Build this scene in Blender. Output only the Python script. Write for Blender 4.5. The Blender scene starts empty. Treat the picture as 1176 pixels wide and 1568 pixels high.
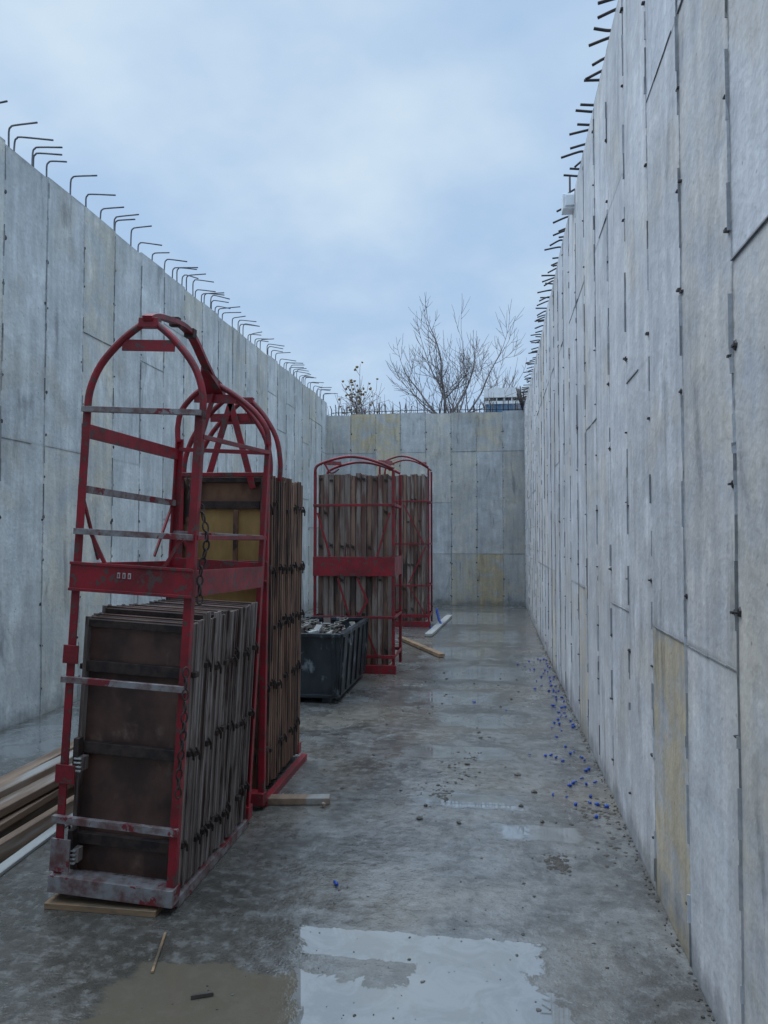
import bpy, bmesh, math, random
from mathutils import Vector, Matrix
R = random.Random(7)
scene = bpy.context.scene
scene.view_settings.view_transform = 'Standard'
scene.view_settings.look = 'None'
scene.view_settings.exposure = 0
COL = scene.collection

# ---------------------------------------------------------------- node helpers
class NT:
    def __init__(s, nt):
        s.nt = nt; s.N = nt.nodes; s.L = nt.links
    def new(s, t, **kw):
        n = s.N.new(t)
        for k, v in kw.items(): setattr(n, k, v)
        return n
    def set(s, sock, v):
        if isinstance(v, bpy.types.NodeSocket): s.L.new(v, sock)
        else:
            if hasattr(sock.default_value, '__len__') and hasattr(v, '__len__') and len(v) == 3 and len(sock.default_value) == 4:
                v = (*v, 1)
            sock.default_value = v
    def math(s, op, a, b=0.0, c=0.0, clamp=False):
        n = s.new('ShaderNodeMath', operation=op, use_clamp=clamp)
        s.set(n.inputs[0], a); s.set(n.inputs[1], b); s.set(n.inputs[2], c)
        return n.outputs[0]
    def mix(s, f, a, b, blend='MIX'):
        n = s.new('ShaderNodeMix', data_type='RGBA', blend_type=blend)
        s.set(n.inputs[0], f); s.set(n.inputs[6], a); s.set(n.inputs[7], b)
        return n.outputs[2]
    def mixf(s, f, a, b):
        n = s.new('ShaderNodeMix', data_type='FLOAT')
        s.set(n.inputs[0], f); s.set(n.inputs[2], a); s.set(n.inputs[3], b)
        return n.outputs[0]
    def mixv(s, f, a, b):
        n = s.new('ShaderNodeMix', data_type='VECTOR')
        s.set(n.inputs[0], f); s.set(n.inputs[4], a); s.set(n.inputs[5], b)
        return n.outputs[1]
    def mapping(s, v, scale=(1, 1, 1), loc=(0, 0, 0)):
        n = s.new('ShaderNodeMapping')
        s.set(n.inputs['Vector'], v); n.inputs['Scale'].default_value = scale
        n.inputs['Location'].default_value = loc
        return n.outputs[0]
    def noise(s, v, scale, detail=4, rough=0.55, dist=0.0):
        n = s.new('ShaderNodeTexNoise')
        s.set(n.inputs['Vector'], v)
        n.inputs['Scale'].default_value = scale; n.inputs['Detail'].default_value = detail
        n.inputs['Roughness'].default_value = rough; n.inputs['Distortion'].default_value = dist
        return n.outputs[0]
    def vor(s, v, scale, feature='F1'):
        n = s.new('ShaderNodeTexVoronoi', feature=feature)
        s.set(n.inputs['Vector'], v); n.inputs['Scale'].default_value = scale
        return n.outputs[0]
    def ss(s, v, a, b, lo=0.0, hi=1.0):
        n = s.new('ShaderNodeMapRange', interpolation_type='SMOOTHSTEP')
        s.set(n.inputs[0], v); s.set(n.inputs[1], a); s.set(n.inputs[2], b)
        s.set(n.inputs[3], lo); s.set(n.inputs[4], hi)
        return n.outputs[0]
    def bump(s, h, strength=0.3, dist=0.01, normal=None):
        n = s.new('ShaderNodeBump')
        s.set(n.inputs['Height'], h); n.inputs['Strength'].default_value = strength
        n.inputs['Distance'].default_value = dist
        if normal is not None: s.set(n.inputs['Normal'], normal)
        return n.outputs[0]

def newmat(name):
    m = bpy.data.materials.new(name); m.use_nodes = True
    t = NT(m.node_tree)
    p = m.node_tree.nodes['Principled BSDF']
    tc = t.new('ShaderNodeTexCoord')
    return m, t, p, tc.outputs['Object']

def simple(name, c1, c2, scale=8, stretch=(1, 1, 1), rough=(0.4, 0.7), metal=0.0, bump=0.2,
           c3=None, c3scale=20, c3lo=0.6, c3hi=0.68):
    m, t, p, P = newmat(name)
    v = t.mapping(P, stretch)
    n = t.noise(v, scale, 4, 0.62)
    f = t.ss(n, 0.32, 0.68)
    c = t.mix(f, c1, c2)
    if c3:
        n2 = t.noise(v, c3scale, 4, 0.65)
        g = t.ss(n2, c3lo, c3hi)
        c = t.mix(g, c, c3)
    t.set(p.inputs['Base Color'], c)
    t.set(p.inputs['Roughness'], t.mixf(n, rough[0], rough[1]))
    p.inputs['Metallic'].default_value = metal
    if bump:
        nb = t.noise(v, scale * 6, 2, 0.6)
        t.set(p.inputs['Normal'], t.bump(nb, bump, 0.004))
    return m

M_red = simple('red_paint', (0.27, 0.010, 0.020), (0.13, 0.010, 0.014), 6, rough=(0.35, 0.65), c3=(0.08, 0.05, 0.045), c3scale=24, c3lo=0.54, c3hi=0.62)
M_galv = simple('worn_bar', (0.27, 0.26, 0.26), (0.13, 0.06, 0.055), 14, rough=(0.4, 0.7), metal=0.2, c3=(0.18, 0.025, 0.03), c3scale=8, c3lo=0.57, c3hi=0.61)
M_rust = simple('rusty_steel', (0.022, 0.017, 0.018), (0.065, 0.042, 0.034), 18, rough=(0.5, 0.85), metal=0.3)
M_rebar = simple('rebar_steel', (0.03, 0.03, 0.035), (0.06, 0.045, 0.04), 18, rough=(0.5, 0.8), metal=0.3, bump=0)
M_rebarL = simple('rebar_grey', (0.07, 0.085, 0.10), (0.16, 0.16, 0.17), 18, rough=(0.5, 0.8), metal=0.2, bump=0)
M_plydark = simple('dark_plywood', (0.040, 0.023, 0.019), (0.13, 0.065, 0.048), 3.5, (1, 1, 0.8), rough=(0.3, 0.55), c3=(0.20, 0.13, 0.10), c3scale=6, c3lo=0.55, c3hi=0.74)
M_plybrown = simple('brown_plywood', (0.09, 0.042, 0.026), (0.27, 0.14, 0.075), 5, (1, 1, 0.6), rough=(0.4, 0.7), c3=(0.04, 0.026, 0.02), c3scale=9, c3lo=0.54, c3hi=0.64)
M_plyyel = simple('yellow_plywood', (0.50, 0.32, 0.11), (0.36, 0.21, 0.07), 6, (1, 1, 0.35), rough=(0.45, 0.7), c3=(0.12, 0.06, 0.03), c3scale=7, c3lo=0.64, c3hi=0.71)
M_rail = simple('form_rail', (0.095, 0.070, 0.062), (0.28, 0.24, 0.22), 12, (1, 1, 0.12), rough=(0.4, 0.7), metal=0.1, c3=(0.06, 0.036, 0.03), c3scale=16, c3lo=0.48, c3hi=0.62)
M_railg = simple('form_rail_grey', (0.14, 0.10, 0.085), (0.32, 0.265, 0.225), 12, (1, 1, 0.10), rough=(0.4, 0.7), metal=0.05, c3=(0.13, 0.06, 0.045), c3scale=16, c3lo=0.48, c3hi=0.62)
M_railb = simple('form_rail_brown', (0.11, 0.056, 0.04), (0.27, 0.165, 0.115), 12, (1, 1, 0.12), rough=(0.4, 0.7), metal=0.05, c3=(0.05, 0.032, 0.026), c3scale=14, c3lo=0.48, c3hi=0.62)
M_wood = simple('weathered_lumber', (0.30, 0.205, 0.14), (0.14, 0.09, 0.062), 9, (1, 0.12, 1), rough=(0.5, 0.8), c3=(0.33, 0.32, 0.30), c3scale=4, c3lo=0.5, c3hi=0.62)
M_woodx = simple('new_lumber', (0.33, 0.21, 0.12), (0.18, 0.11, 0.06), 7, (0.2, 1, 1), rough=(0.5, 0.8), c3=(0.10, 0.075, 0.05), c3scale=9, c3lo=.50, c3hi=.64)
M_greywood = simple('grey_board', (0.42, 0.42, 0.40), (0.28, 0.28, 0.27), 5, (1, 0.2, 1), rough=(0.4, 0.7))
M_bin = simple('dark_bin_steel', (0.012, 0.016, 0.020), (0.035, 0.043, 0.05), 4, (1, 1, 0.5), rough=(0.3, 0.6), metal=0.2, c3=(0.18, 0.21, 0.23), c3scale=9, c3lo=0.56, c3hi=0.70)
M_scrap = simple('scrap_metal', (0.08, 0.08, 0.08), (0.26, 0.24, 0.21), 12, rough=(0.4, 0.8), metal=0.3)
M_blue = simple('blue_plastic', (0.01, 0.05, 0.32), (0.012, 0.08, 0.45), 10, rough=(0.3, 0.5), bump=0)
M_stone = simple('pebble_stone', (0.07, 0.065, 0.06), (0.15, 0.145, 0.135), 12, rough=(0.5, 0.85), bump=0)
M_mud = simple('mud', (0.04, 0.034, 0.028), (0.09, 0.078, 0.062), 20, rough=(0.4, 0.8), bump=0.6)
M_bark = simple('bark', (0.13, 0.115, 0.12), (0.20, 0.18, 0.18), 6, rough=(0.8, 0.95), bump=0)
M_leaf = simple('autumn_leaf', (0.12, 0.09, 0.03), (0.2, 0.13, 0.05), 6, rough=(0.7, 0.9), bump=0)
M_white = simple('white_panel', (0.80, 0.83, 0.86), (0.68, 0.72, 0.76), 3, rough=(0.4, 0.7))
M_trblue = simple('trailer_blue', (0.05, 0.16, 0.30), (0.07, 0.2, 0.36), 3, rough=(0.4, 0.6))
M_glass = simple('window_glass', (0.02, 0.03, 0.04), (0.04, 0.05, 0.06), 3, rough=(0.05, 0.1))
M_soil = simple('soil', (0.12, 0.10, 0.075), (0.2, 0.17, 0.13), 1.5, rough=(0.8, 0.95))

# ---- concrete wall material
def wallmat(name, base, sand, seed, contrast=1.0, holes=.5, edge=.5):
    m, t, p, P = newmat(name)
    att = t.new('ShaderNodeAttribute', attribute_name='tint')
    sep = t.new('ShaderNodeSeparateColor'); t.set(sep.inputs[0], att.outputs['Color'])
    br, sd = sep.outputs[0], sep.outputs[1]
    uvn = t.new('ShaderNodeUVMap', uv_map='pan')
    su = t.new('ShaderNodeSeparateXYZ'); t.set(su.inputs[0], uvn.outputs[0])
    u, w = su.outputs[0], su.outputs[1]
    Pm = t.mapping(P, (1, 1, 1), (seed, seed * 1.7, seed * 0.3))
    big = t.noise(Pm, 0.9, 2, 0.55)
    mid = t.noise(Pm, 4.2, 5, 0.62)
    fine = t.noise(Pm, 30, 3, 0.6)
    streak = t.noise(t.mapping(Pm, (7, 7, 0.7)), 1.5, 4, 0.6, 0.3)
    def k(n, a):
        a *= contrast
        return t.mixf(n, 1 - a, 1 + a)
    val = t.math('MULTIPLY', br, k(big, .28))
    val = t.math('MULTIPLY', val, k(mid, .42))
    val = t.math('MULTIPLY', val, k(streak, .42))
    val = t.math('MULTIPLY', val, k(fine, .20))
    sf = t.math('MULTIPLY', sd, t.ss(mid, 0.30, 0.60), clamp=True)
    patch = t.ss(t.noise(Pm, 1.3, 4, 0.62, 0.4), 0.50, 0.66)
    col = t.mix(t.math('MULTIPLY', patch, 0.40), base, sand)
    col = t.mix(sf, col, tuple(x * k_ for x, k_ in zip(sand, (.98, .93, .82))))
    du = t.math('MINIMUM', u, t.math('SUBTRACT', 1.0, u))
    wob = t.mixf(fine, -0.035, 0.05)
    e = t.ss(t.math('ADD', du, wob), 0.0, 0.04, 1.0, 0.0)
    ev = t.ss(big, 0.40, 0.60)
    e = t.math('MULTIPLY', e, t.mixf(ev, 0.10, edge))
    dw = t.ss(t.math('MINIMUM', w, t.math('SUBTRACT', 1.0, w)), 0.0, 0.010, 0.40, 0.0)
    e = t.math('MAXIMUM', e, t.math('MULTIPLY', dw, t.mixf(ev, .4, 1)))
    st = t.ss(t.noise(t.mapping(Pm, (3.0, 3.0, 0.8)), 1.5, 5, 0.62, 0.5), 0.57, 0.70, 0.0, 0.34)
    e = t.math('MAXIMUM', e, st)
    lite = t.ss(t.noise(t.mapping(Pm, (1, 1, .7), (9, 4, 2)), 2.6, 4, 0.62, .5), 0.56, 0.68, 1.0, 1.18)
    hole = t.ss(t.vor(Pm, 14), 0.05, 0.11, holes, 0.0)
    hole = t.math('MULTIPLY', hole, t.ss(mid, 0.46, 0.56))
    val = t.math('MULTIPLY', val, t.math('SUBTRACT', 1.0, e))
    val = t.math('MULTIPLY', val, lite)
    val = t.math('MULTIPLY', val, t.math('SUBTRACT', 1.0, hole))
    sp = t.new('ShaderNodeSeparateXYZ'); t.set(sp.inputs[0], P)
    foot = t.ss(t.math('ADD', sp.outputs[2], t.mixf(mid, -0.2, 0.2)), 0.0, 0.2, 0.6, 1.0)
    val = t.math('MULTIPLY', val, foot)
    cc = t.new('ShaderNodeVectorMath', operation='SCALE')
    t.set(cc.inputs[0], col); t.set(cc.inputs['Scale'], val)
    t.set(p.inputs['Base Color'], cc.outputs[0])
    t.set(p.inputs['Roughness'], t.mixf(mid, 0.5, 0.85))
    h = t.math('ADD', t.math('MULTIPLY', t.noise(Pm, 4.2, 4, .6), 1.6), t.math('MULTIPLY', t.noise(Pm, 38, 2, .6), 0.25))
    t.set(p.inputs['Normal'], t.bump(h, 0.55, 0.016))
    return m

# ---- floor
def floormat():
    m, t, p, P = newmat('wet_concrete_floor')
    n1 = t.noise(P, 0.6, 3, 0.6, 0.3)
    n2 = t.noise(P, 2.8, 5, 0.66, 0.5)
    n3 = t.noise(P, 16, 5, 0.66)
    n4 = t.noise(P, 90, 2, 0.6)
    blob = [(-0.36, 2.42, 0.36, 0.30), (-0.02, 2.40, 0.30, 0.34), (-0.30, 2.93, 0.52, 0.11),
            (-0.1, 2.68, .22, .20), (0.22, 4.15, .28, .14), (-.15, 4.6, .45, .16), (-0.28, 5.6, .55, .22), (-.12, 6.6, .55, .34), (-.45, 7.5, .6, .4),
            (-.1, 8.9, .7, .6), (-.5, 10.4, .7, .7), (-.1, 12.2, .7, 1.0), (-.4, 15, 1.0, 1.6),
            (-3.6, 5.6, .5, .9), (-3.2, 7.5, .6, .8)]
    sp = t.new('ShaderNodeSeparateXYZ'); t.set(sp.inputs[0], P)
    best = None
    for (x, y, rx, ry) in blob:
        a = t.math('MULTIPLY', t.math('SUBTRACT', sp.outputs[0], x), 1 / rx)
        b = t.math('MULTIPLY', t.math('SUBTRACT', sp.outputs[1], y), 1 / ry)
        d = t.math('SUBTRACT', 1.0, t.math('MAXIMUM', t.math('ABSOLUTE', a), t.math('ABSOLUTE', b)))
        best = d if best is None else t.math('MAXIMUM', best, d)
    nn = t.noise(P, 5.0, 6, 0.66, 0.8)
    near = t.ss(sp.outputs[1], 3.05, 3.6, 0.0, 1.0)
    far = t.ss(sp.outputs[1], 5.0, 8.0, 0.0, 1.0)
    pud = t.math('ADD', t.math('MULTIPLY', best, 1.2), t.mixf(nn, -0.75, 0.62))
    pud = t.math('SUBTRACT', pud, t.math('MULTIPLY', near, 0.16))
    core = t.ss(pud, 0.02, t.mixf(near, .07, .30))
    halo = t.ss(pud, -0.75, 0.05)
    cb = t.ss(t.math('ABSOLUTE', t.math('ADD', sp.outputs[0], t.mixf(n2, -.25, .65))), .25, .95, 1.0, 0.0)
    light = (0.205, 0.206, 0.200); dark = (0.075, 0.074, 0.070); sandc = (0.185, 0.158, 0.118)
    c = t.mix(t.ss(n2, 0.36, 0.66), dark, light)
    c = t.mix(t.ss(n1, 0.46, 0.62, 0, 0.6), c, sandc)
    leftm = t.math('MULTIPLY', t.ss(t.math('ADD', sp.outputs[0], t.mixf(n2, -0.9, 0.9)), -1.1, -0.35, 1.0, 0.0),
                   t.ss(sp.outputs[1], 2.9, 4.4, 1.0, 0.25))
    c = t.mix(t.math('MULTIPLY', leftm, 0.78), c, (0.060, 0.052, 0.040))
    c = t.mix(t.math('MULTIPLY', t.ss(n3, 0.48, 0.64), 0.36), c, (0.26, 0.26, 0.25))
    c = t.mix(t.ss(n3, 0.32, 0.46, 0.6, 0), c, (0.05, 0.046, 0.04))
    c = t.mix(t.ss(n4, 0.56, 0.68, 0, 0.5), c, (0.05, 0.048, 0.044))
    c = t.mix(t.math('MULTIPLY', t.ss(t.vor(P, 11), .03, .10, .85, 0), t.ss(n2, .42, .52)), c, (0.03, 0.027, 0.023))
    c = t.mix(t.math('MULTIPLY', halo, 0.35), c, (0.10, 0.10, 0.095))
    # silty smooth patch, left foreground
    qx = t.math('MULTIPLY', t.math('ABSOLUTE', t.math('ADD', sp.outputs[0], 0.98)), 1 / .38)
    qy = t.math('MULTIPLY', t.math('ABSOLUTE', t.math('SUBTRACT', sp.outputs[1], 2.42)), 1 / .30)
    silt = t.ss(t.math('ADD', t.math('SUBTRACT', 1.0, t.math('MAXIMUM', qx, qy)), t.mixf(nn, -.4, .4)), .0, .12)
    c = t.mix(t.math('MULTIPLY', silt, .85), c, (0.13, 0.112, 0.082))
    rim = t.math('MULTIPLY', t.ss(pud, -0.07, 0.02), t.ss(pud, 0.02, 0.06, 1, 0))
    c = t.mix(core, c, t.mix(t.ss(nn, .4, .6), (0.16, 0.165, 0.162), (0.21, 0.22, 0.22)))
    c = t.mix(t.math('MULTIPLY', rim, .6), c, (0.09, 0.08, 0.062))
    t.set(p.inputs['Base Color'], c)
    wet = t.math('MAXIMUM', t.ss(t.noise(P, 1.6, 4, 0.62), 0.42, 0.56), cb)
    r = t.mixf(wet, 0.36, 0.17)
    r = t.math('ADD', r, t.mixf(n3, -.20, .20))
    r = t.mixf(halo, r, 0.11)
    r = t.mixf(silt, r, .08)
    r = t.mixf(core, r, 0.015)
    t.set(p.inputs['Roughness'], t.math('MAXIMUM', r, .015))
    t.set(p.inputs['IOR'], t.mixf(core, t.mixf(halo, t.mixf(wet, 1.55, 1.95), 2.1), 2.7))
    h = t.math('ADD', t.math('MULTIPLY', t.noise(P, 16, 4, .66), 1.1), t.math('MULTIPLY', n4, 0.3))
    h = t.math('ADD', h, t.math('MULTIPLY', t.noise(P, 2.8, 3, .6), 2.2))
    bn = t.bump(h, 0.6, 0.012)
    geo = t.new('ShaderNodeNewGeometry')
    flat = t.math('MAXIMUM', core, t.math('MULTIPLY', halo, .65))
    flat = t.math('MAXIMUM', flat, t.math('MULTIPLY', silt, .8))
    flat = t.math('MAXIMUM', flat, t.math('MULTIPLY', t.math('MULTIPLY', wet, .45), t.mixf(far, .6, 1.0)))
    t.set(p.inputs['Normal'], t.mixv(flat, bn, geo.outputs['Normal']))
    return m

# ---------------------------------------------------------------- mesh helpers
def catmull(pts, n=5):
    pts = [Vector(p) for p in pts]
    out = []
    for i in range(len(pts) - 1):
        p0 = pts[max(i - 1, 0)]; p1 = pts[i]; p2 = pts[i + 1]; p3 = pts[min(i + 2, len(pts) - 1)]
        for k in range(n):
            t = k / n
            out.append(0.5 * ((2 * p1) + (-p0 + p2) * t + (2 * p0 - 5 * p1 + 4 * p2 - p3) * t * t + (-p0 + 3 * p1 - 3 * p2 + p3) * t ** 3))
    out.append(pts[-1])
    return out

class B:
    def __init__(s, name, mats):
        s.bm = bmesh.new(); s.name = name; s.mats = mats
    def idx(s, m):
        if m not in s.mats: s.mats.append(m)
        return s.mats.index(m)
    def hexa(s, P, m):
        v = [s.bm.verts.new(p) for p in P]; mi = s.idx(m)
        for f in ((0, 3, 2, 1), (4, 5, 6, 7), (0, 1, 5, 4), (1, 2, 6, 5), (2, 3, 7, 6), (3, 0, 4, 7)):
            fc = s.bm.faces.new([v[i] for i in f]); fc.material_index = mi
        return v
    def box(s, x0, x1, y0, y1, z0, z1, m):
        return s.hexa([(x0, y0, z0), (x1, y0, z0), (x1, y1, z0), (x0, y1, z0), (x0, y0, z1), (x1, y0, z1), (x1, y1, z1), (x0, y1, z1)], m)
    def bar(s, a, b, w, h, m, up=(0, 0, 1)):
        a = Vector(a); b = Vector(b); d = (b - a).normalized(); up = Vector(up)
        if abs(d.dot(up)) > 0.97: up = Vector((0, 1, 0))
        r = d.cross(up).normalized(); u = r.cross(d).normalized()
        r *= w / 2; u *= h / 2
        return s.hexa([a - r - u, a + r - u, a + r + u, a - r + u, b - r - u, b + r - u, b + r + u, b - r + u], m)
    def rbox(s, c, size, rot, m):
        mt = rot
        x, y, z = [k / 2 for k in size]; c = Vector(c)
        return s.hexa([c + mt @ Vector(q) for q in ((-x, -y, -z), (x, -y, -z), (x, y, -z), (-x, y, -z), (-x, -y, z), (x, -y, z), (x, y, z), (-x, y, z))], m)
    def tube(s, pts, r, m, n=7, r2=None, closed=False):
        pts = [Vector(p) for p in pts]; mi = s.idx(m); rings = []
        N = len(pts); ref = None
        for i, p in enumerate(pts):
            if closed: d = pts[(i + 1) % N] - pts[i - 1]
            else: d = pts[min(i + 1, N - 1)] - pts[max(i - 1, 0)]
            d.normalize()
            if ref is None:
                ref = Vector((0, 0, 1)) if abs(d.z) < 0.9 else Vector((1, 0, 0))
            a = d.cross(ref)
            if a.length < 1e-4: a = d.orthogonal()
            a.normalize(); b = a.cross(d).normalized(); ref = b
            rr = r if r2 is None else r + (r2 - r) * i / max(N - 1, 1)
            rings.append([s.bm.verts.new(p + rr * (math.cos(2 * math.pi * k / n) * a + math.sin(2 * math.pi * k / n) * b)) for k in range(n)])
        rg = range(N) if closed else range(N - 1)
        for i in rg:
            A = rings[i]; Bq = rings[(i + 1) % N]
            for k in range(n):
                f = s.bm.faces.new((A[k], A[(k + 1) % n], Bq[(k + 1) % n], Bq[k])); f.material_index = mi; f.smooth = True
        if not closed:
            f = s.bm.faces.new(rings[0]); f.material_index = mi
            f = s.bm.faces.new(list(reversed(rings[-1]))); f.material_index = mi
    def chain(s, pts, m, L=0.045, r=0.0045, w=0.013):
        pts = catmull(pts, 12); k = 0
        cur = pts[0]
        for p in pts[1:]:
            if (p - cur).length >= L * 0.72:
                d = (p - cur).normalized(); c = (p + cur) / 2
                side = d.orthogonal().normalized()
                if k % 2: side = d.cross(side).normalized()
                ring = []
                for j in range(10):
                    a = 2 * math.pi * j / 10
                    ring.append(c + d * (L / 2) * math.cos(a) + side * w * math.sin(a))
                s.tube(ring, r, m, 5, closed=True)
                cur = p; k += 1
    def rock(s, c, r, m, sq=0.6, sub=1):
        mi = s.idx(m)
        res = bmesh.ops.create_icosphere(s.bm, subdivisions=sub, radius=1)
        sx, sy, sz = r * R.uniform(.7, 1.3), r * R.uniform(.7, 1.3), r * sq * R.uniform(.6, 1.2)
        a = R.uniform(0, 6.28)
        for v in res['verts']:
            q = v.co * R.uniform(.75, 1.2)
            x, y = q.x * sx, q.y * sy
            v.co = Vector((c[0] + x * math.cos(a) - y * math.sin(a), c[1] + x * math.sin(a) + y * math.cos(a), c[2] + q.z * sz))
        for f in {f for v in res['verts'] for f in v.link_faces}: f.material_index = mi
    def done(s, parent=None, bevel=0.0, loc=None, rot=None):
        me = bpy.data.meshes.new(s.name)
        bmesh.ops.recalc_face_normals(s.bm, faces=s.bm.faces)
        s.bm.to_mesh(me); s.bm.free()
        for m in s.mats: me.materials.append(m)
        o = bpy.data.objects.new(s.name, me); COL.objects.link(o)
        if parent: o.parent = parent
        if loc: o.location = loc
        if rot: o.rotation_euler = rot
        if bevel:
            b = o.modifiers.new('bevel', 'BEVEL'); b.width = bevel; b.segments = 1; b.limit_method = 'ANGLE'
        return o

def empty(name, loc=(0, 0, 0), rot=(0, 0, 0)):
    e = bpy.data.objects.new(name, None); e.location = loc; e.rotation_euler = rot
    e.empty_display_size = 0.2; COL.objects.link(e); return e

# ---------------------------------------------------------------- walls
M_tie = simple('tie_stub', (0.03, 0.027, 0.028), (0.085, 0.07, 0.065), 20, rough=(0.4, 0.7), metal=0.3, bump=0)
def wall(name, kind, c, s, a0, a1, H, phase, W, mat, seed, special=None, rows=None, tie='pin', density=(.7, .3), brr=(.92, 1.07), sandp=.2, fin=1.0, finb=(.32, .8)):
    rr = random.Random(seed)
    if kind == 'side': pt = lambda a, d, z: (c + s * d, a, z)
    else: pt = lambda a, d, z: (a, c + s * d, z)
    root = empty(name)
    bm = bmesh.new()
    tint = bm.loops.layers.float_color.new('tint'); uv = bm.loops.layers.uv.new('pan')
    def bx(a, b, d0, d1, z0, z1, col, da=0.0, taper=0.0, zt=0.0):
        q = [(a, d0, z0), (b, d0, z0), (b - taper, d1, z0), (a + taper, d1, z0), (a + da, d0, z1), (b + da, d0, z1 + zt), (b + da - taper, d1, z1 + zt), (a + da + taper, d1, z1)]
        v = [bm.verts.new(pt(*k)) for k in q]
        for f in ((0, 3, 2, 1), (4, 5, 6, 7), (0, 1, 5, 4), (1, 2, 6, 5), (2, 3, 7, 6), (3, 0, 4, 7)):
            fc = bm.faces.new([v[i] for i in f])
            for lp, i in zip(fc.loops, f):
                lp[tint] = (*col, 1)
                lp[uv].uv = ((q[i][0] - a) / (b - a) if b > a else .5, (q[i][2] - z0) / (z1 - z0))
    bx(a0, a1, -0.30, -0.018, 0, H - 0.03, (0.9, 0.1, 0))
    n0 = math.floor((a0 - phase) / W)
    a = phase + n0 * W; seams = []
    rows = rows or [[1.22, 3.66], [2.44], [1.22, 3.66], [2.44, 3.66], [1.83, 4.27]]
    while a < a1 - 0.02:
        x0 = max(a, a0); x1 = min(a + W, a1)
        cuts = rr.choice(rows)
        if special and any(x0 <= q[0] < x1 and q[1] < 1 for q in special): cuts = rows[0]
        zz = [0] + [z for z in cuts if z < H - .2] + [H + rr.uniform(-0.02, 0.02)]
        for i in range(len(zz) - 1):
            br = rr.uniform(*brr); sd = 0.15 * rr.random() if rr.random() > sandp else rr.uniform(0.3, 0.6)
            if special:
                for (sa, sz, sbr, ssd) in special:
                    if x0 <= sa < x1 and zz[i] <= sz < zz[i + 1]: br, sd = sbr, ssd
            bx(x0, x1, -0.02, rr.uniform(0.0, 0.005), zz[i], zz[i + 1], (br, sd, 0), zt=rr.uniform(-.015, .015) if i == len(zz) - 2 else 0)
            if i and rr.random() < 0.85:
                q = x0 + .004
                while q < x1 - .01:
                    l = min(rr.uniform(.08, .3), x1 - .004 - q); g = rr.uniform(-.003, .003)
                    if rr.random() < .85: bx(q, q + l, 0.0, rr.uniform(.006, .009), zz[i] - .003 + g, zz[i] + .002 + g, (0.5, 0.1, 0))
                    q += l
        seams.append(x0); a += W
    for sx in seams[1:]:
        z = rr.uniform(0, .1); strong = rr.uniform(.45, .95); j = 0.0
        while z < H - 0.10:
            L = rr.uniform(0.03, 0.22)
            wd = rr.uniform(0.0018, 0.0058) * fin; j2 = max(-.008, min(.008, j + rr.uniform(-.005, .005)))
            if rr.random() < strong:
                bx(sx - wd + j, sx + wd + j, 0.0, rr.uniform(0.007, 0.014), z, min(z + L, H - 0.02), (rr.uniform(*finb), 0.1, 0), j2 - j, taper=wd * .6)
            z += L; j = j2
    me = bpy.data.meshes.new('panels'); bmesh.ops.recalc_face_normals(bm, faces=bm.faces); bm.to_mesh(me); bm.free()
    me.materials.append(mat)
    o = bpy.data.objects.new('formed_concrete', me); COL.objects.link(o); o.parent = root
    b = B('tie_stubs', [M_tie])
    def disc(cx, cz, r, dp):
        n = 7
        ang = rr.uniform(0, 6)
        ring = [(cx + r * rr.uniform(.7, 1.2) * math.cos(ang + 6.283 * q / n), cz + r * rr.uniform(.7, 1.3) * math.sin(ang + 6.283 * q / n)) for q in range(n)]
        v0 = [b.bm.verts.new(pt(x, 0.001, z)) for x, z in ring]; v1 = [b.bm.verts.new(pt(cx + (x - cx) * .8, dp, cz + (z - cz) * .8)) for x, z in ring]
        b.bm.faces.new(v1)
        for q in range(n): b.bm.faces.new((v0[q], v0[(q + 1) % n], v1[(q + 1) % n], v1[q]))
    for sx in seams[1:]:
        z = 0.22
        while z < H - 0.1:
            for sg in (-1, 1):
                if rr.random() < (density[0] if sg > 0 else density[1]):
                    off = sg * rr.uniform(0.008, 0.022); zc = z + rr.uniform(-.02, .02)
                    if tie == 'dot':
                        disc(sx + off, zc, rr.uniform(.010, .023), .0065)
                        continue
                    w2, h2 = rr.uniform(.008, .018), rr.uniform(.0025, .006)
                    dp = rr.uniform(.010, .018)
                    P8 = [pt(sx + off + i * w2, d, zc + jj * h2) for (d, i, jj) in ((0, -1, -1), (0, 1, -1), (dp, .8, -.8), (dp, -.8, -.8), (0, -1, 1), (0, 1, 1), (dp, .8, .8), (dp, -.8, .8))]
                    b.hexa(P8, M_tie)
                    if rr.random() < .5: disc(sx + off, zc, rr.uniform(.008, .017), .007)
            z += 0.39
    b.done(root)
    return root, pt

XR, XL, YF = 0.72, -4.06, 17.7
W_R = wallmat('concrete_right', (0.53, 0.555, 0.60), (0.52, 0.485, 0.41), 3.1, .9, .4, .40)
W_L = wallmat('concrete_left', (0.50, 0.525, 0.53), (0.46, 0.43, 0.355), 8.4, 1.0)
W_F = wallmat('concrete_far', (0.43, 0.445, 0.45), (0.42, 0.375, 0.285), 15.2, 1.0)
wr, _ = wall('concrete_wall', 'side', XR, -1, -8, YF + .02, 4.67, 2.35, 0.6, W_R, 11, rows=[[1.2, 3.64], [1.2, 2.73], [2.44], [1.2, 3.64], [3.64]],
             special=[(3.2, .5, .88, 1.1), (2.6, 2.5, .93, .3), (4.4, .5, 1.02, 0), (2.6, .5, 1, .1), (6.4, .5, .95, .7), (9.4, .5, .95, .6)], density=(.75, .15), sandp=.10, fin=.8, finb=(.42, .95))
wl, _ = wall('concrete_wall', 'side', XL, 1, -8, YF + .02, 4.92, 0.1, 0.61, W_L, 23, tie='dot', density=(.85, .3))
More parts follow.
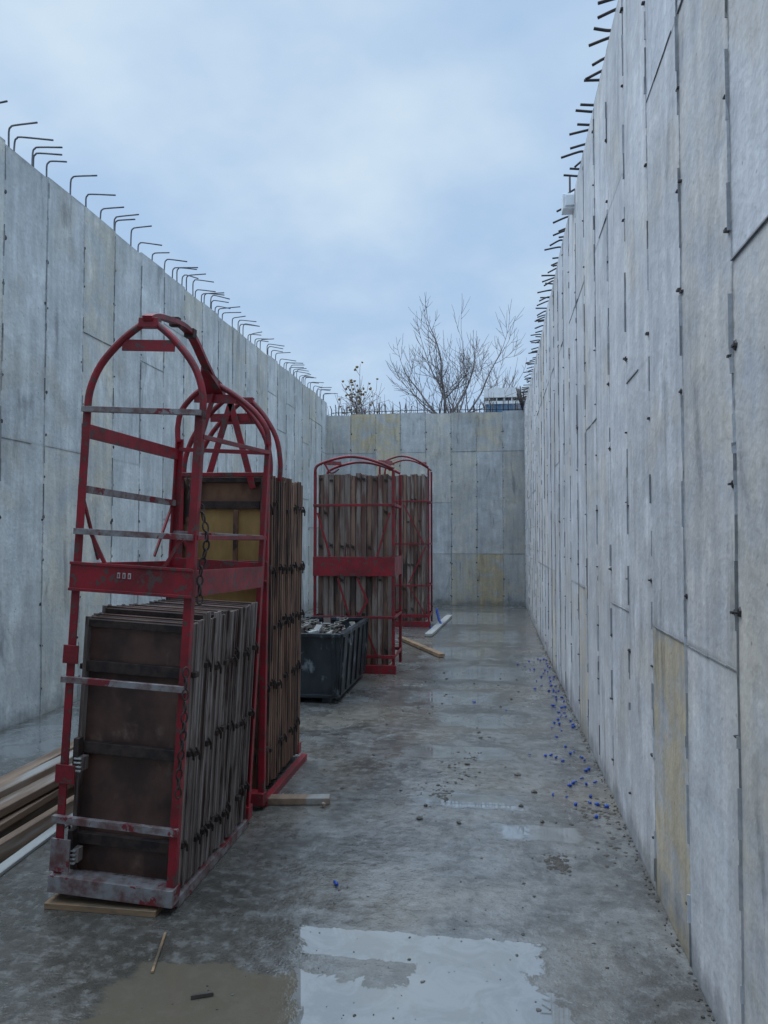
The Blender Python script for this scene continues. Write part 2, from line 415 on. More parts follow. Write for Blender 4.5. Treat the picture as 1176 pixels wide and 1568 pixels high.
wf, _ = wall('concrete_wall', 'far', YF, -1, XL, XR, 4.6, XL, 0.61, W_F, 31, rows=[[1.22, 3.66], [1.22, 2.44], [2.44, 3.66], [1.22, 2.44, 3.66], [1.22, 3.05]],
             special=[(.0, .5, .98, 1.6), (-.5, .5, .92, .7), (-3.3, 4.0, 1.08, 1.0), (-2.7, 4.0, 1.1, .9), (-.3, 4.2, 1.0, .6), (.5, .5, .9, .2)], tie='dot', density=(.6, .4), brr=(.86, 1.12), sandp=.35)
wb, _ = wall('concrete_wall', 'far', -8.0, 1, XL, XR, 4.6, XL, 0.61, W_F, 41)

def hookbars(name, parent, c, s, a0, a1, H, step, rise, leg, r, m, seed, double=.3, skw=.06):
    rr = random.Random(seed); b = B(name, [m]); a = a0
    while a < a1:
        for q in ([0, 1] if rr.random() < double else [0]):
            aa = a + q * rr.uniform(.05, .14) + rr.uniform(-.03, .03)
            x = c - s * rr.uniform(.04, .1); h = rise * rr.uniform(.75, 1.2); l = leg * rr.uniform(.7, 1.2)
            sk = rr.uniform(-skw, skw); dz = rr.uniform(-.06, .015)
            pts = [(x, aa, H - .05), (x, aa + sk * .3, H + h * .75), (x + s * .02, aa + sk * .4, H + h * .95), (x + s * .06, aa + sk * .5, H + h), (x + s * l, aa + sk, H + h + dz)]
            b.tube(catmull(pts, 3), r, m, 6)
        a += step
    return b.done(parent)
hookbars('rebar_hooks', wl, XL, 1, -1, YF, 4.92, .305, .21, .30, .008, M_rebarL, 5, .5)
hookbars('rebar_hooks', wr, XR, -1, -1, YF, 4.67, .27, .10, .18, .0095, M_rebar, 6, .55, .025)
b = B('rebar_starters', [M_rebar]); x = XL + .1
while x < XR:
    h = R.uniform(.2, .36); k = R.uniform(-.05, .05)
    b.tube([(x, YF + .12, 4.5), (x + k * .2, YF + .12, 4.6 + h * .7), (x + k, YF + .12 - abs(k), 4.6 + h)], .011, M_rebar, 5)
    if R.random() < .4: b.tube([(x + .04, YF + .2, 4.5), (x + .04 - k, YF + .2, 4.6 + h * .9)], .009, M_rebar, 5)
    x += R.uniform(.1, .2)
b.tube([(XL + .1, YF + .12, 4.68), (-1.8, YF + .13, 4.70), (XR, YF + .12, 4.66)], .009, M_rebar, 5)
for i in range(16): b.tube([(XR - .05, YF - .1 + R.uniform(-.2, .2), 4.6), (XR - .05 + R.uniform(-.15, .1), YF - .1 + R.uniform(-.3, .3), 5.0 + R.uniform(-.1, .15))], .012, M_rebar, 5)
b.done(wf)

# ---------------------------------------------------------------- floor & outer ground
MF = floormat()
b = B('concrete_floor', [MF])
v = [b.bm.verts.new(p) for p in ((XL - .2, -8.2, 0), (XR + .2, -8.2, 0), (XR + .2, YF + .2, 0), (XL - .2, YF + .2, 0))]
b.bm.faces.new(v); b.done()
b = B('ground', [M_soil])
gx = [-400, XL - .29, XR + .29, 400]; gy = [-400, -8.29, YF + .29, 900]
for i in range(3):
    for j in range(3):
        if i == 1 and j == 1: continue
        vv = [b.bm.verts.new((x, y, 4.3)) for x, y in ((gx[i], gy[j]), (gx[i + 1], gy[j]), (gx[i + 1], gy[j + 1]), (gx[i], gy[j + 1]))]
        b.bm.faces.new(vv)
b.done()

# ---------------------------------------------------------------- formwork panels
def panel(b, x0, x1, y0, th, z0, z1, rows, ply, rail, first=False, plyzones=None, rr=R, hw=.8):
    j = rr.uniform(-.009, .009); dz = rr.uniform(-.018, .022)
    x0 += j; x1 += j; z1 += dz
    yp = y0 + (.034 if first else th * .55)
    if plyzones:
        for (za, zb, mm) in plyzones:
            b.box(x0 + .012, x1 - .012, yp, yp + .014, za, zb, mm)
    else:
        b.box(x0 + .012, x1 - .012, yp, yp + .014, z0 + .005, z1 - .004, ply)
    for xa, xb, sg in ((x0, x0 + .016, -1), (x1 - .016, x1, 1)):
        xw0, xw1 = (xa + .008, xb) if sg < 0 else (xa, xb - .008)
        b.box(xw0, xw1, y0 + .006, y0 + th - .010, z0, z1 - .002, rail)
        b.box(xa, xb, y0, y0 + .0085, z0, z1, rail)
        b.box(xa, xb, y0 + th - .016, y0 + th - .0065, z0, z1, rail)
    for z in rows:
        if z > z1: continue
        b.box(x0 + .02, x1 - .02, y0 + .002, y0 + .030, z - .024, z + .024, M_rust)
        for sg, xe in ((-1, x0), (1, x1)):
            if rr.random() < hw:
                zz = z + rr.uniform(-.02, .02); xe2 = xe + sg * rr.uniform(.010, .022)
                b.box(min(xe - sg * .004, xe2), max(xe - sg * .004, xe2), y0 + .012, y0 + th - .018, zz - .012, zz + .012, M_rust)
                if rr.random() < .7:
                    b.tube([(xe2, y0 + .01, zz + .03), (xe2 + sg * .008, y0 + th * .5, zz), (xe2, y0 + th - .01, zz - .035)], .006, M_rust, 5)
    b.box(x0 + .017, x1 - .017, y0 + .002, y0 + th - .008, z0, z0 + .03, rail)
    b.box(x0 + .017, x1 - .017, y0 + .003, y0 + th - .008, z1 - .045, z1 - .012, M_rust)

RED = M_red; G = M_galv
e1 = empty('formwork_carrier', (-1.64, 3.04, 0.018), (0, math.radians(3.1), 0))
def carrier(e, x0, x1, y0, y1, hp, zap, full=True, galv=True, arches=((.02, 0),), diag=True):
    f = B('frame', [RED, G]); w = .036
    xm = (x0 + x1) / 2; hw = (x1 - x0) / 2
    posts = [(x0, y0), (x1, y0), (x0, y1), (x1, y1)] if full else [(x0, y0), (x1, y0), (x0, y1)]
    for (x, y) in posts:
        sx = 1 if x == x0 else -1; sy = 1 if y == y0 else -1
        f.box(min(x, x + sx * w), max(x, x + sx * w), min(y, y + sy * .008), max(y, y + sy * .008), .02, hp, RED)
        f.box(min(x, x + sx * .008), max(x, x + sx * .008), min(y + sy * .009, y + sy * w), max(y + sy * .009, y + sy * w), .02, hp, RED)
    def arch(y, dx=0, dz=0):
        rise = zap + dz - hp
        L = [(x0 + .01, y, hp - .02), (x0 + .015 + dx * .15, y, hp + rise * .22), (x0 + hw * .22 + dx * .5, y, hp + rise * .52), (x0 + hw * .56 + dx * .8, y, hp + rise * .80), (xm - hw * .10 + dx, y, hp + rise * .99)]
        f.tube(catmull(L, 4), .0165, RED, 8)
        L2 = [(x1 - .01, y, hp - .02), (x1 - .015 + dx * .15, y, hp + rise * .22), (x1 - hw * .22 + dx * .5, y, hp + rise * .52), (x1 - hw * .56 + dx * .8, y, hp + rise * .80), (xm + hw * .10 + dx, y, hp + rise * .99)]
        f.tube(catmull(L2, 4), .0165, RED, 8)
        f.bar((xm - hw * .16 + dx, y, zap + dz - .005), (xm + hw * .16 + dx, y, zap + dz - .005), .04, .04, RED)
        f.bar((x0 + hw * .56 + dx * .8, y, hp + rise * .74), (x1 - hw * .56 + dx * .8, y, hp + rise * .74), .008, .05, RED)
    for (ya, dx, dz) in arches: arch(y0 + ya, dx, dz)
    if full:
        dx = arches[-1][1]; dz = arches[-1][2]
        pts = [(xm, y0 - .01, zap + .01), (xm + dx * .1, y0 + .12, zap + .055), (xm + dx * .5, (y0 + y1) / 2, zap + .10), (xm + dx * .8, y1 - .2, zap + dz * .6 + .05), (xm + dx, y1 + .01, zap + dz)]
        cp = catmull(pts, 6)
        for i in range(len(cp) - 1): f.bar(cp[i], cp[i + 1] + (cp[i + 1] - cp[i]) * .05, .045, .022, RED)
        za = zap + dz
        f.hexa([(xm - .02 + dx, y1 - .16, za + .05), (xm + .02 + dx, y1 - .16, za + .05), (xm + .07 + dx, y1 + .02, za - .08), (xm - .07 + dx, y1 + .02, za - .08),
                (xm - .02 + dx, y1 - .16, za + .07), (xm + .02 + dx, y1 - .16, za + .07), (xm + .05 + dx, y1 + .03, za - .0), (xm - .05 + dx, y1 + .03, za - .0)], RED)
        f.box(xm - .026 + dx * .5, xm + .026 + dx * .5, (y0 + y1) / 2 + .02, (y0 + y1) / 2 + .06, zap + .07, zap + .115, M_rust)
        f.box(xm - .024 + dx * .5, xm + .024 + dx * .5, (y0 + y1) / 2 - .16, (y0 + y1) / 2 - .13, zap + .075, zap + .12, M_rust)
    mk = G if galv else RED
    f.bar((x0 + .005, y0 - .014, hp), (x1 - .005, y0 - .014, hp), .024, .024, mk)
    f.bar((x0 + .005, y0 - .014, 1.60), (x1 - .005, y0 - .014, 1.60), .022, .026, mk)
    f.bar((x0 - .004, y0 - .010, 1.40), (x1 + .004, y0 - .010, 1.40), .010, .125, RED)
    f.bar((x0 - .004, y0 - .018, 1.46), (x1 + .004, y0 - .018, 1.46), .008, .012, RED)
    f.bar((x0 - .004, y0 - .018, 1.345), (x1 + .004, y0 - .018, 1.345), .008, .012, RED)
    if full:
        f.bar((x0 - .01, y0 - .014, .95), (x1 + .005, y0 - .014, .95), .022, .026, mk)
        f.bar((x0 - .01, y0 - .014, .345), (x1 + .005, y0 - .014, .345), .022, .030, mk)
    f.box(x0 - .005, x1 + .005, y0 - .03, y0 + .05, .035, .105, mk)
    f.box(x0 - .006, (x1 + .006) if full else (x1 - .06), y1 - .05, y1 + .02, .035, .105, RED)
    for x in (x0 - .002, x1 - .036): f.box(x, x + .04, y0 + .051, y1 - .051, .0, .045, mk)
    for x in ((x0 + .004, x1 - .004) if full else (x0 + .004,)):
        f.bar((x, y0 + .03, 1.40), (x, y1 - .03, 1.38), .009, .115, RED)
    xs = x0 + .004
    if diag:
        f.bar((xs, y0 + .01, hp - .09), (xs, y1 - .01, hp - .09), .022, .062, RED)
        f.bar((xs, y0 + .01, hp - .35), (xs, y1 - .01, hp - .37), .022, .032, mk)
        f.bar((xs, y0 + .01, hp - .34), (xs, y0 + .20, 1.47), .010, .016, RED)
        f.bar((xs, y1 - .02, hp - .36), (xs, y1 - .22, 1.47), .010, .016, RED)
    if full:
        f.bar((x1 - .004, y0 + .02, hp - .10), (x1 - .004, y1 - .02, hp - .06), .014, .02, RED)
        f.bar((x1 - .004, y0 + .02, 1.60), (x1 - .004, y1 - .02, 1.60), .014, .02, RED)
        for a, c in ((-.20, -.12), (.22, .14)):
            f.bar((xm + a, y0 - .004, 1.59), (xm + c, y0 - .004, 1.45), .010, .016, RED)
        f.bar((x0 + .01, y1 - .004, hp - .06), (x1 - .01, y1 - .004, hp - .06), .02, .022, RED)
        f.bar((x0 + .01, y1 - .004, 1.40), (x1 - .01, y1 - .004, 1.40), .009, .115, RED)
        f.bar((x0 + .01, y1 - .004, 1.60), (x1 - .01, y1 - .004, 1.60), .02, .022, mk)
        f.bar((xm - .22, y1 - .004, 1.59), (xm - .14, y1 - .004, 1.45), .010, .016, RED)
    return f
f = carrier(e1, -.28, .28, 0, 1.0, 2.14, 2.54, arches=((.02, 0, 0), (.98, -.08, -.08)))
f.bar((-.07, .975, 2.40), (-.15, .975, 2.07), .012, .045, RED)
f.box(-.29, -.22, -.018, -.010, 1.02, 1.10, RED); f.box(-.29, -.20, -.018, -.010, .50, .58, RED); f.box(-.29, -.20, -.018, -.010, .12, .26, G)
for k, xx in enumerate((-.06, -.035, -.01)):
    f.box(xx, xx + .014, -.0190, -.0155, 1.405, 1.430, M_greywood); f.box(xx + .004, xx + .010, -.0205, -.0192, 1.410, 1.425, M_red)
f.chain([(.285, -.03, 1.05), (.30, -.05, .8), (.285, -.035, .62), (.29, -.04, .48)], M_rust)
f.chain([(.27, .05, 1.75), (.32, .03, 1.6), (.30, .03, 1.45), (.31, .02, 1.30)], M_rust)
f.done(e1, .002)
p = B('panel_stack', [M_plydark, M_rail, M_rust])
rows = [.24, .64, 1.0]
y = .06; i = 0
while y < .86:
    panel(p, -.235, .275, y, .066, .06, 1.24 if i else 1.23, rows, M_plydark, M_rail, first=(i == 0)); y += .066; i += 1
for z in (.60, .20):
    p.box(-.225, -.18, .02, .058, z - .05, z + .01, M_rail); p.box(-.23, -.205, .01, .05, z - .03, z + .09, M_rust)
    for k in range(4): p.box(-.223, -.190, .008, .02, z - .055 + k * .018, z - .047 + k * .018, M_greywood)
p.done(e1, .0015)
s_ = B('timber_shim', [M_woodx]); s_.box(-1.93, -1.42, 3.0, 3.09, .0, .026, M_woodx); s_.done(None, .002)

e2 = empty('formwork_carrier', (-1.63, 4.26, 0), (0, math.radians(0.6), 0))
f = carrier(e2, -.29, .28, 0, 1.06, 1.98, 2.46, full=False, galv=False, arches=((.06, .02, 0), (.26, .05, .02)), diag=False)
f.bar((.02, .04, 2.42), (-.11, .04, 1.98), .012, .038, RED); f.bar((.02, .04, 2.42), (.17, .04, 1.90), .012, .038, RED)
f.bar((.03, .06, 2.44), (.05, .26, 2.46), .03, .03, RED)
f.chain([(-.22, -.03, 1.95), (-.18, -.04, 1.8), (-.2, -.03, 1.6), (-.19, -.03, 1.2)], M_rust)
f.done(e2, .002)
p = B('panel_stack', [M_plybrown, M_railb, M_rust])
y = .05; i = 0
while y < .98:
    Z = [(.07, .6, M_plybrown), (.6, 1.79, M_plyyel), (1.79, 1.985, M_plybrown)] if i == 0 else None
    panel(p, -.28, .225, y, .066, .06, 1.99, [.28, .68, 1.05, 1.40, 1.80], M_plybrown, M_railb, first=(i == 0), plyzones=Z); y += .066; i += 1
p.box(-.275, -.20, .035, .048, .5, 1.96, M_plybrown)
p.box(.05, .08, .036, .050, 1.43, 1.77, M_plybrown)
p.done(e2, .0015)

def far_carrier(X0, X1, Y, hz, zs, ztop, zarch, lumps, seed):
    rr = random.Random(seed)
    e = empty('formwork_carrier', (X0, Y, 0))
    Wd = X1 - X0
    f = B('frame', [RED])
    D = .62
    for x in (0, Wd):
        for y in (-.03, D):
            f.box(x - .018, x + .018, y - .008, y + .008, .03, ztop, RED)
            f.box(x - .004, x + .004, y + .009, y + .032, .03, ztop, RED)
    for (z, h) in zs:
        f.bar((-.02, -.05, z), (Wd + .02, -.05, z), .016, h, RED)
        f.bar((-.02, D + .02, z), (Wd + .02, D + .02, z), .016, h, RED)
        for x in (-.012, Wd + .012): f.bar((x, -.04, z), (x, D + .01, z), .012, h, RED)
    for y in (-.04, D):
        r = zarch - ztop
        f.tube(catmull([(0, y, ztop - .02), (.02, y, ztop + r * .35), (Wd * .15, y, ztop + r * .7), (Wd * .4, y, zarch), (Wd * .62, y, zarch - r * .1), (Wd * .85, y, ztop + r * .5), (Wd, y, ztop + .02)], 4), .018, RED, 7)
    for x in (Wd * .12, Wd * .82):
        f.bar((x, -.04, ztop + .10), (x + .06, D, ztop + .16), .02, .05, RED)
    f.tube(catmull([(Wd * .12, -.04, ztop + .1), (Wd * .2, -.02, ztop - .02), (Wd * .3, .0, ztop + .03)], 4), .012, RED, 6)
    for (xa, za, xb, zb) in lumps:
        f.bar((xa * Wd, -.065, za), (xb * Wd, -.065, zb), .010, .024, RED)
    f.box(-.03, Wd + .03, -.06, 0, .0, .10, RED)
    f.done(e, .002)
    p = B('panel_stack', [M_plydark, M_railg, M_rust])
    y = 0.03; i = 0
    while y < Wd - .07:
        panel(p, 0, .58, y, .066, .08, hz, [.3, .7, 1.1, 1.5, 1.9, 2.3], M_plydark, M_railg if i % 3 else M_railb, rr=rr, hw=.35); y += .066; i += 1
    p.done(e, .0015, loc=(0, .585, 0), rot=(0, 0, -math.pi / 2))
    return e
far_carrier(-2.13, -1.18, 8.72, 2.36, [(1.99, .03), (1.26, .23), (.66, .03), (.20, .04)], 2.40, 2.57,
            [(.04, 1.9, .2, 1.38), (.96, 1.9, .8, 1.38), (.55, 1.12, .68, .85), (.68, .85, .55, .66), (.3, 1.12, .45, .66), (.8, .2, .62, .62)], 3)
far_carrier(-2.06, -1.17, 13.35, 2.74, [(2.26, .03), (1.49, .03), (.74, .03), (.2, .06)], 2.85, 3.08,
            [(.5, 2.2, .9, 1.5), (.95, 1.45, .6, .78), (.6, .74, .95, .2)], 4)

b = B('leaning_props', [M_greywood])
b.tube([(-2.16, 8.45, 0), (-2.36, 8.65, 2.0)], .022, M_greywood); b.tube([(-2.28, 8.45, 0), (-2.42, 8.62, 1.5)], .018, M_greywood)
b.done()

# ======== steel bin
b = B('steel_bin', [M_bin, M_scrap])
def frust(x0, x1, y0, y1, z0, z1, fl):
    return [(x0, y0, z0), (x1, y0, z0), (x1, y1, z0), (x0, y1, z0), (x0 - fl, y0 - fl, z1), (x1 + fl, y0 - fl, z1), (x1 + fl, y1 + fl, z1), (x0 - fl, y1 + fl, z1)]
bx0, bx1, by0, by1, bz = -2.36, -1.50, 7.05, 8.46, .66
t_ = .012; fl = .04
def sidewall(a, b2, c, d):
    a, b2, c, d = map(Vector, (a, b2, c, d)); n = (b2 - a).cross(d - a).normalized() * t_
    b.hexa([a, b2, b2 + n, a + n, d, c, c + n, d + n], M_bin)
F = frust(bx0, bx1, by0, by1, .07, bz, fl)
for i in range(4):
    j = (i + 1) % 4
    sidewall(F[i], F[j], F[4 + j], F[4 + i])
b.box(bx0, bx1, by0, by1, .055, .07, M_bin)
for x in (bx0 + .1, bx1 - .16): b.box(x, x + .07, by0 + .02, by1 - .02, 0, .056, M_bin)
for i in range(4):
    j = (i + 1) % 4
    b.bar(Vector(F[4 + i]), Vector(F[4 + j]), .05, .035, M_bin)
    b.bar(F[i], F[j], .03, .03, M_bin)
for k in range(6):
    q = k / 5; y0_ = by0 + .04 + (by1 - by0 - .08) * q
    b.bar((bx1 + .012, y0_, .08), (bx1 + fl + .014, y0_, bz - .02), .03, .03, M_bin, up=(0, 1, 0))
for k in (0, .5, 1):
    x_ = bx0 + .03 + (bx1 - bx0 - .06) * k
    b.bar((x_, by0 - .010, .08), (x_, by0 - fl - .012, bz - .02), .035, .02, M_bin, up=(0, 1, 0))
b.box(bx0 + .03, bx1 - .03, by0 + .03, by1 - .03, .46, .48, M_mud)
for k in range(170):
    c = (R.uniform(bx0 + .06, bx1 - .04), R.uniform(by0 + .06, by1 - .08), .50 + R.random() * .15)
    rot = Matrix.Rotation(R.uniform(0, 6.28), 3, 'Z') @ Matrix.Rotation(R.uniform(-.8, .8), 3, 'X')
    b.rbox(c, (R.uniform(.03, .09), R.uniform(.05, .24), R.uniform(.012, .04)), rot, R.choice([M_scrap, M_scrap, M_rust, M_rust, M_greywood]))
for k in range(8):
    x_, y_ = R.uniform(bx0 + .1, bx1 - .1), R.uniform(by0 + .1, by1 - .4)
    b.chain([(x_, y_, .66), (x_ + .1, y_ + .1, .69), (x_ - .02, y_ + .22, .67), (x_ + .08, y_ + .32, .69)], M_scrap, L=.06, r=.007, w=.018)
b.done(None, .002)

# ---------------------------------------------------------------- lumber on the left
b = B('lumber_pile', [M_wood, M_greywood])
def plank(x, y0, y1, z, w, h, ang, m, dx=0):
    b.bar((x, y0, z + h / 2), (x + dx, y1, z + h / 2 + ang), w, h, m)
plank(-2.58, 2.4, 5.6, .0, .09, .09, 0, M_wood, -.02); plank(-2.72, 2.2, 5.3, .0, .14, .088, 0, M_wood)
plank(-2.90, 2.0, 5.2, .0, .14, .04, 0, M_wood); plank(-2.52, 2.3, 5.5, .10, .12, .038, .0, M_wood, -.10)
plank(-2.72, 2.2, 5.9, .10, .14, .04, .01, M_wood, .06); plank(-2.62, 2.0, 6.0, .145, .09, .045, .02, M_wood, .12)
plank(-2.80, 2.5, 5.8, .155, .09, .04, .0, M_wood, -.08); plank(-2.45, 2.6, 5.0, .0, .05, .09, 0, M_wood, 0.03)
plank(-2.30, 2.5, 4.5, .0, .06, .02, 0.0, M_greywood, -.12); plank(-2.70, 2.9, 6.2, .20, .09, .04, .0, M_wood, .12)
b.done(None, .003)
b = B('timber_offcut', [M_wood]); b.bar((-1.44, 4.36, .022), (-.99, 4.43, .022), .075, .04, M_wood)
b.bar((-1.02, 4.36, .02), (-1.0, 4.34, .02), .02, .02, M_wood); b.done(None, .003)
b = B('timber_offcut', [M_woodx]); b.bar((-1.46, 11.6, .03), (-.70, 9.95, .03), .09, .045, M_woodx); b.done(None, .003)
b = B('timber_offcut', [M_greywood]); b.bar((-1.06, 12.0, .03), (-.90, 15.0, .03), .12, .045, M_greywood); b.done(None, .003)
b = B('wood_splinter', [M_woodx]); b.bar((-1.25, 2.62, .006), (-1.32, 2.88, .006), .009, .008, M_woodx); b.bar((-1.05, 2.5, .008), (-.98, 2.53, .008), .012, .012, M_mud); b.done()
b = B('blue_hose', [M_blue]); b.tube(catmull([(-1.05, 13.6, .3), (-1.0, 13.5, .12), (-.95, 13.4, .03), (-1.02, 13.1, .03), (-1.1, 12.9, .03)], 4), .022, M_blue, 7); b.done()

# ---------------------------------------------------------------- debris
b = B('pebbles', [M_stone, M_mud])
def clear(x, y): return not (-2.45 < x < -1.3 and 2.95 < y < 9.4)
for k in range(800):
    y = 2.2 + 8 * R.random() ** 1.6; x = R.uniform(-1.5, .66)
    if not clear(x, y): continue
    b.rock((x, y, .001), .0022 + .007 * R.random() ** 4, R.choice([M_stone, M_mud, M_mud]), .5)
for (cx, cy, n, sp_) in ((-.28, 5.1, 30, .18), (-.2, 5.5, 20, .1), (-.42, 4.75, 14, .1)):
    for k in range(n):
        b.rock((R.gauss(cx, sp_ * .5), R.gauss(cy, sp_), .002), R.uniform(.003, .012), R.choice([M_stone, M_mud]), .5)
for k in range(420):
    y = R.uniform(2.3, 13); b.rock((XR - .006 - abs(R.gauss(0, .018)), y, .002), R.uniform(.003, .008), M_mud)
for k in range(40): b.rock((R.uniform(-1.0, .3), R.uniform(4.2, 9), .003), R.uniform(.010, .022), M_mud)
b.done()
b = B('mud_clumps', [M_mud])
for (cx, cy, n, sp_) in ((.30, 3.78, 60, .05), (-.33, 4.66, 30, .05), (.60, 4.5, 50, .12), (.62, 4.0, 22, .12)):
    for k in range(n):
        x, y = R.gauss(cx, sp_ * .6), R.gauss(cy, sp_)
        if x < .69: b.rock((x, y, .001), R.uniform(.006, .016), M_mud, .25)
b.done()
b = B('plastic_tie_caps', [M_blue])
pos = [(-.73, 3.4), (.25, 5.6), (.577, 4.75), (.6, 4.62), (.5, 5.0), (-.2, 7.3), (0.1, 7.0)]
for k in range(80):
    y = 4.4 + 5.6 * R.random(); pos.append((min(.67, .67 - abs(R.gauss(0, .14))), y))
for (x, y) in pos:
    a = R.uniform(0, 3.14); L = R.uniform(.007, .016)
    b.tube([(x - L * math.cos(a), y - L * math.sin(a), .008), (x + L * math.cos(a), y + L * math.sin(a), .010)], R.uniform(.004, .008), M_blue, 7)
    if R.random() < .5: b.tube([(x, y, .003), (x + .004, y, .018)], .009, M_blue, 8)
b.done()

b = B('junction_box', [M_white, M_rebar])
b.box(XR - .10, XR + .04, 6.66, 6.80, 4.53, 4.67, M_white); b.box(XR - .08, XR + .02, 6.64, 6.659, 4.55, 4.65, M_white); b.tube([(XR - .03, 6.73, 4.60), (XR - .03, 6.73, 4.85)], .01, M_rebar)
b.done(None, .015)

# ---------------------------------------------------------------- trees
def grow(b, rr, p, d, L, r, depth, m, up=.25, kids=(3, 4), spread=.6, tips=None, first=False):
    n = 5; pts = [p]; q = p.copy(); dd = d.copy()
    for i in range(n):
        dd = (dd + Vector((rr.gauss(0, .07), rr.gauss(0, .07), rr.gauss(0, .04) + up * .10))).normalized()
        q = q + dd * (L / n); pts.append(q.copy())
    b.tube(pts, r, m, 5 if depth > 2 else 3, r2=max(r * .55, .007))
    if depth == 0:
        if tips is not None: tips.append(q)
        return
    for k in range(rr.randint(*kids) + (2 if first else 0)):
        f = rr.uniform(.45 if first else .25, 1.0) if k else 1.0
        i = min(int(f * n), n); o = pts[i]
        ax = dd.orthogonal().normalized(); ax.rotate(Matrix.Rotation(rr.uniform(0, 6.28), 3, dd))
        nd = (dd + ax * rr.uniform(spread * .6, spread * 1.3)).normalized() if k else (dd + ax * .15).normalized()
        grow(b, rr, o, nd, L * rr.uniform(.55, .80), max(r * rr.uniform(.42, .58), .010), depth - 1, m, up, kids, spread, tips)
def tree(x, y, L, r, depth, seed, leaves=False, kids=(3, 4), **kw):
    rr = random.Random(seed); b = B('bare_tree', [M_bark]); tips = [] if leaves else None
    grow(b, rr, Vector((x, y, 4.28)), Vector((0, 0, 1)), L, r, depth, M_bark, tips=tips, kids=kids, first=True, **kw)
    if leaves:
        for q in tips:
            if rr.random() < .6:
                b.rock(q + Vector((rr.gauss(0, .08), rr.gauss(0, .08), rr.gauss(0, .08))), .06, M_leaf, 1, 1)
    return b.done()
tree(-2.35, 35, 3.5, .14, 5, 21, kids=(3, 4), spread=.95, up=.8)
tree(.85, 41, 2.7, .10, 5, 5, kids=(2, 4), spread=.65, up=.6)
tree(-5.4, 30, 1.8, .055, 4, 9, kids=(3, 4), spread=.8, up=.6, leaves=True)
tree(2.1, 40, 2.4, .09, 4, 19, kids=(3, 4), spread=.7, up=.5)
b = B('background_brush', [M_bark])
for k in range(260):
    x = R.uniform(-9, 1.5); y = R.uniform(25, 30); p0 = Vector((x, y, 4.28)); h = R.uniform(1.4, 2.7)
    q = p0 + Vector((R.gauss(0, .3), R.gauss(0, .2), h))
    b.tube([p0, (p0 + q) / 2 + Vector((R.gauss(0, .08), 0, 0)), q], .013, M_bark, 3, r2=.006)
    for j in range(3):
        s0 = p0.lerp(q, R.uniform(.5, .95)); b.tube([s0, s0 + Vector((R.gauss(0, .3), R.gauss(0, .2), R.uniform(.1, .5)))], .008, M_bark, 3, r2=.005)
b.done()

b = B('site_trailer', [M_trblue, M_white, M_glass])
tx0, tx1, ty0, ty1 = -.3, 5.8, 30, 32.4
b.box(tx0, tx1, ty0, ty1, 4.6, 7.05, M_trblue)
b.box(tx0 - .08, tx1 + .08, ty0 - .1, ty1 + .1, 7.24, 7.62, M_white)
b.box(tx0 + .1, tx1 - .1, ty0 + .1, ty1 - .1, 7.05, 7.24, M_glass)
b.box(tx0 - .04, tx1 + .04, ty0 - .06, ty0 - .035, 6.98, 7.10, M_white)
k = tx0 + .1
while k < tx1:
    b.box(k, k + .06, ty0 - .03, ty0 - .002, 4.65, 6.97, M_trblue); b.box(k, k + .05, ty0 - .02, ty0 + .09, 7.101, 7.239, M_white); k += .3
b.box(1.0, 2.0, ty0 - .045, ty0 - .031, 5.6, 6.5, M_glass); b.box(3.2, 4.0, ty0 - .045, ty0 - .031, 4.65, 6.6, M_white)
for k in (0, 2.8, 5.6): b.box(tx0 + .1 + k, tx0 + .3 + k, ty0 + .2, ty1 - .2, 4.29, 4.6, M_rust)
b.done()

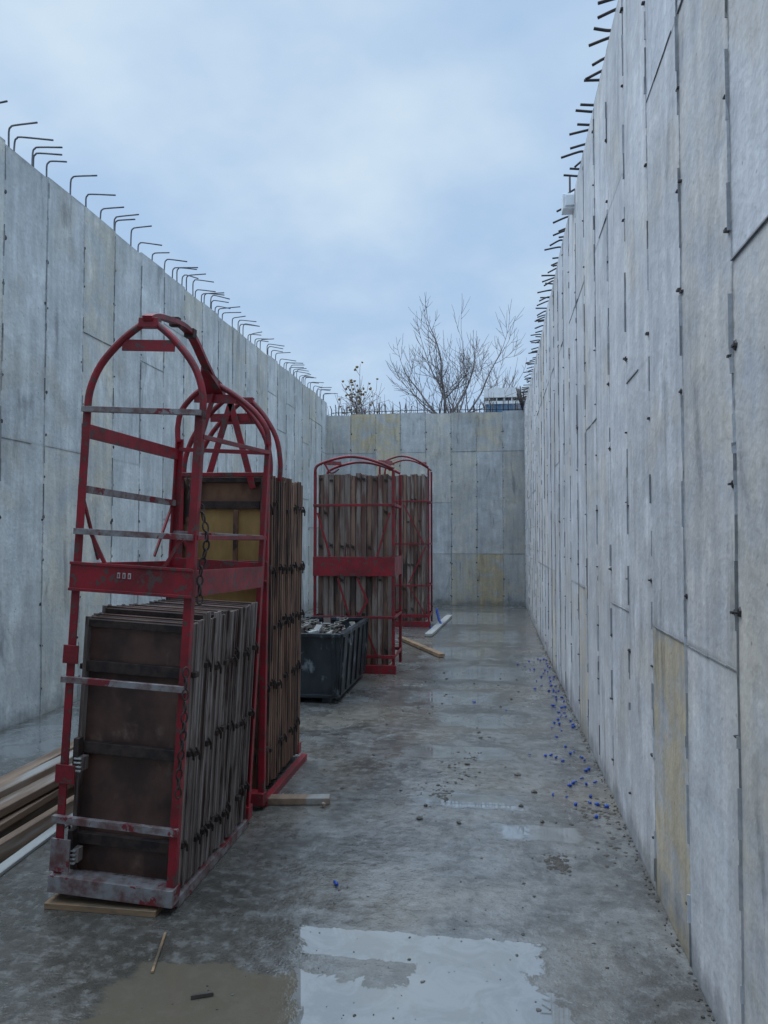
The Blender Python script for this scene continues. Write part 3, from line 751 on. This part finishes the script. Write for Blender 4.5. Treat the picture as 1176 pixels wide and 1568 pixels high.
# ---------------------------------------------------------------- world
w = bpy.data.worlds.new('World'); scene.world = w; w.use_nodes = True
t = NT(w.node_tree); t.N.clear()
tc = t.new('ShaderNodeTexCoord'); D = tc.outputs['Generated']
sky = t.new('ShaderNodeTexSky', sky_type='NISHITA'); sky.sun_disc = False
SUN_EL, SUN_AZ = math.radians(58), math.radians(-70)
sky.sun_elevation = SUN_EL; sky.sun_rotation = SUN_AZ
bg1 = t.new('ShaderNodeBackground'); t.set(bg1.inputs[0], sky.outputs[0]); bg1.inputs[1].default_value = .1
sp = t.new('ShaderNodeSeparateXYZ'); t.set(sp.inputs[0], D)
zc = t.math('MAXIMUM', sp.outputs[2], 0.0)
inv = t.math('DIVIDE', 1.0, t.math('ADD', zc, .35))
sc = t.new('ShaderNodeVectorMath', operation='SCALE'); t.set(sc.inputs[0], D); t.set(sc.inputs['Scale'], inv)
n1 = t.noise(t.mapping(sc.outputs[0], (1, 1, 1), (.7, 2.3, 0)), 1.6, 5, .5, .1)
n2 = t.noise(t.mapping(sc.outputs[0], (1, 1, 1.6), (4, 1, 0)), 4.0, 4, .55)
nn = t.math('ADD', t.math('MULTIPLY', n1, .70), t.math('MULTIPLY', n2, .30))
c = t.mix(t.ss(nn, .36, .70), (.42, .595, .84), (.68, .82, .94))
zen = t.ss(zc, .60, .95, 1.0, 3.5)
bg2 = t.new('ShaderNodeBackground'); t.set(bg2.inputs[0], c); t.set(bg2.inputs[1], zen)
mx = t.new('ShaderNodeMixShader'); mx.inputs[0].default_value = .92
t.L.new(bg1.outputs[0], mx.inputs[1]); t.L.new(bg2.outputs[0], mx.inputs[2])
out = t.new('ShaderNodeOutputWorld'); t.L.new(mx.outputs[0], out.inputs[0])

sl = bpy.data.lights.new('sun', 'SUN'); sl.energy = 1.15; sl.angle = math.radians(45); sl.color = (1, .95, .88)
so = bpy.data.objects.new('sun', sl); COL.objects.link(so)
dirv = Vector((math.sin(SUN_AZ) * math.cos(SUN_EL), math.cos(SUN_AZ) * math.cos(SUN_EL), math.sin(SUN_EL)))
so.rotation_euler = dirv.to_track_quat('Z', 'Y').to_euler(); so.location = (0, 0, 12)

# ---------------------------------------------------------------- camera
cam = bpy.data.cameras.new('camera'); co = bpy.data.objects.new('camera', cam); COL.objects.link(co)
cam.sensor_fit = 'VERTICAL'; cam.sensor_height = 24; cam.lens = 24 * .723
co.location = (0, 0, 1.6); co.rotation_euler = (math.radians(92.0), 0, math.radians(8.46))
cam.clip_end = 2000; cam.clip_start = .05
scene.camera = co
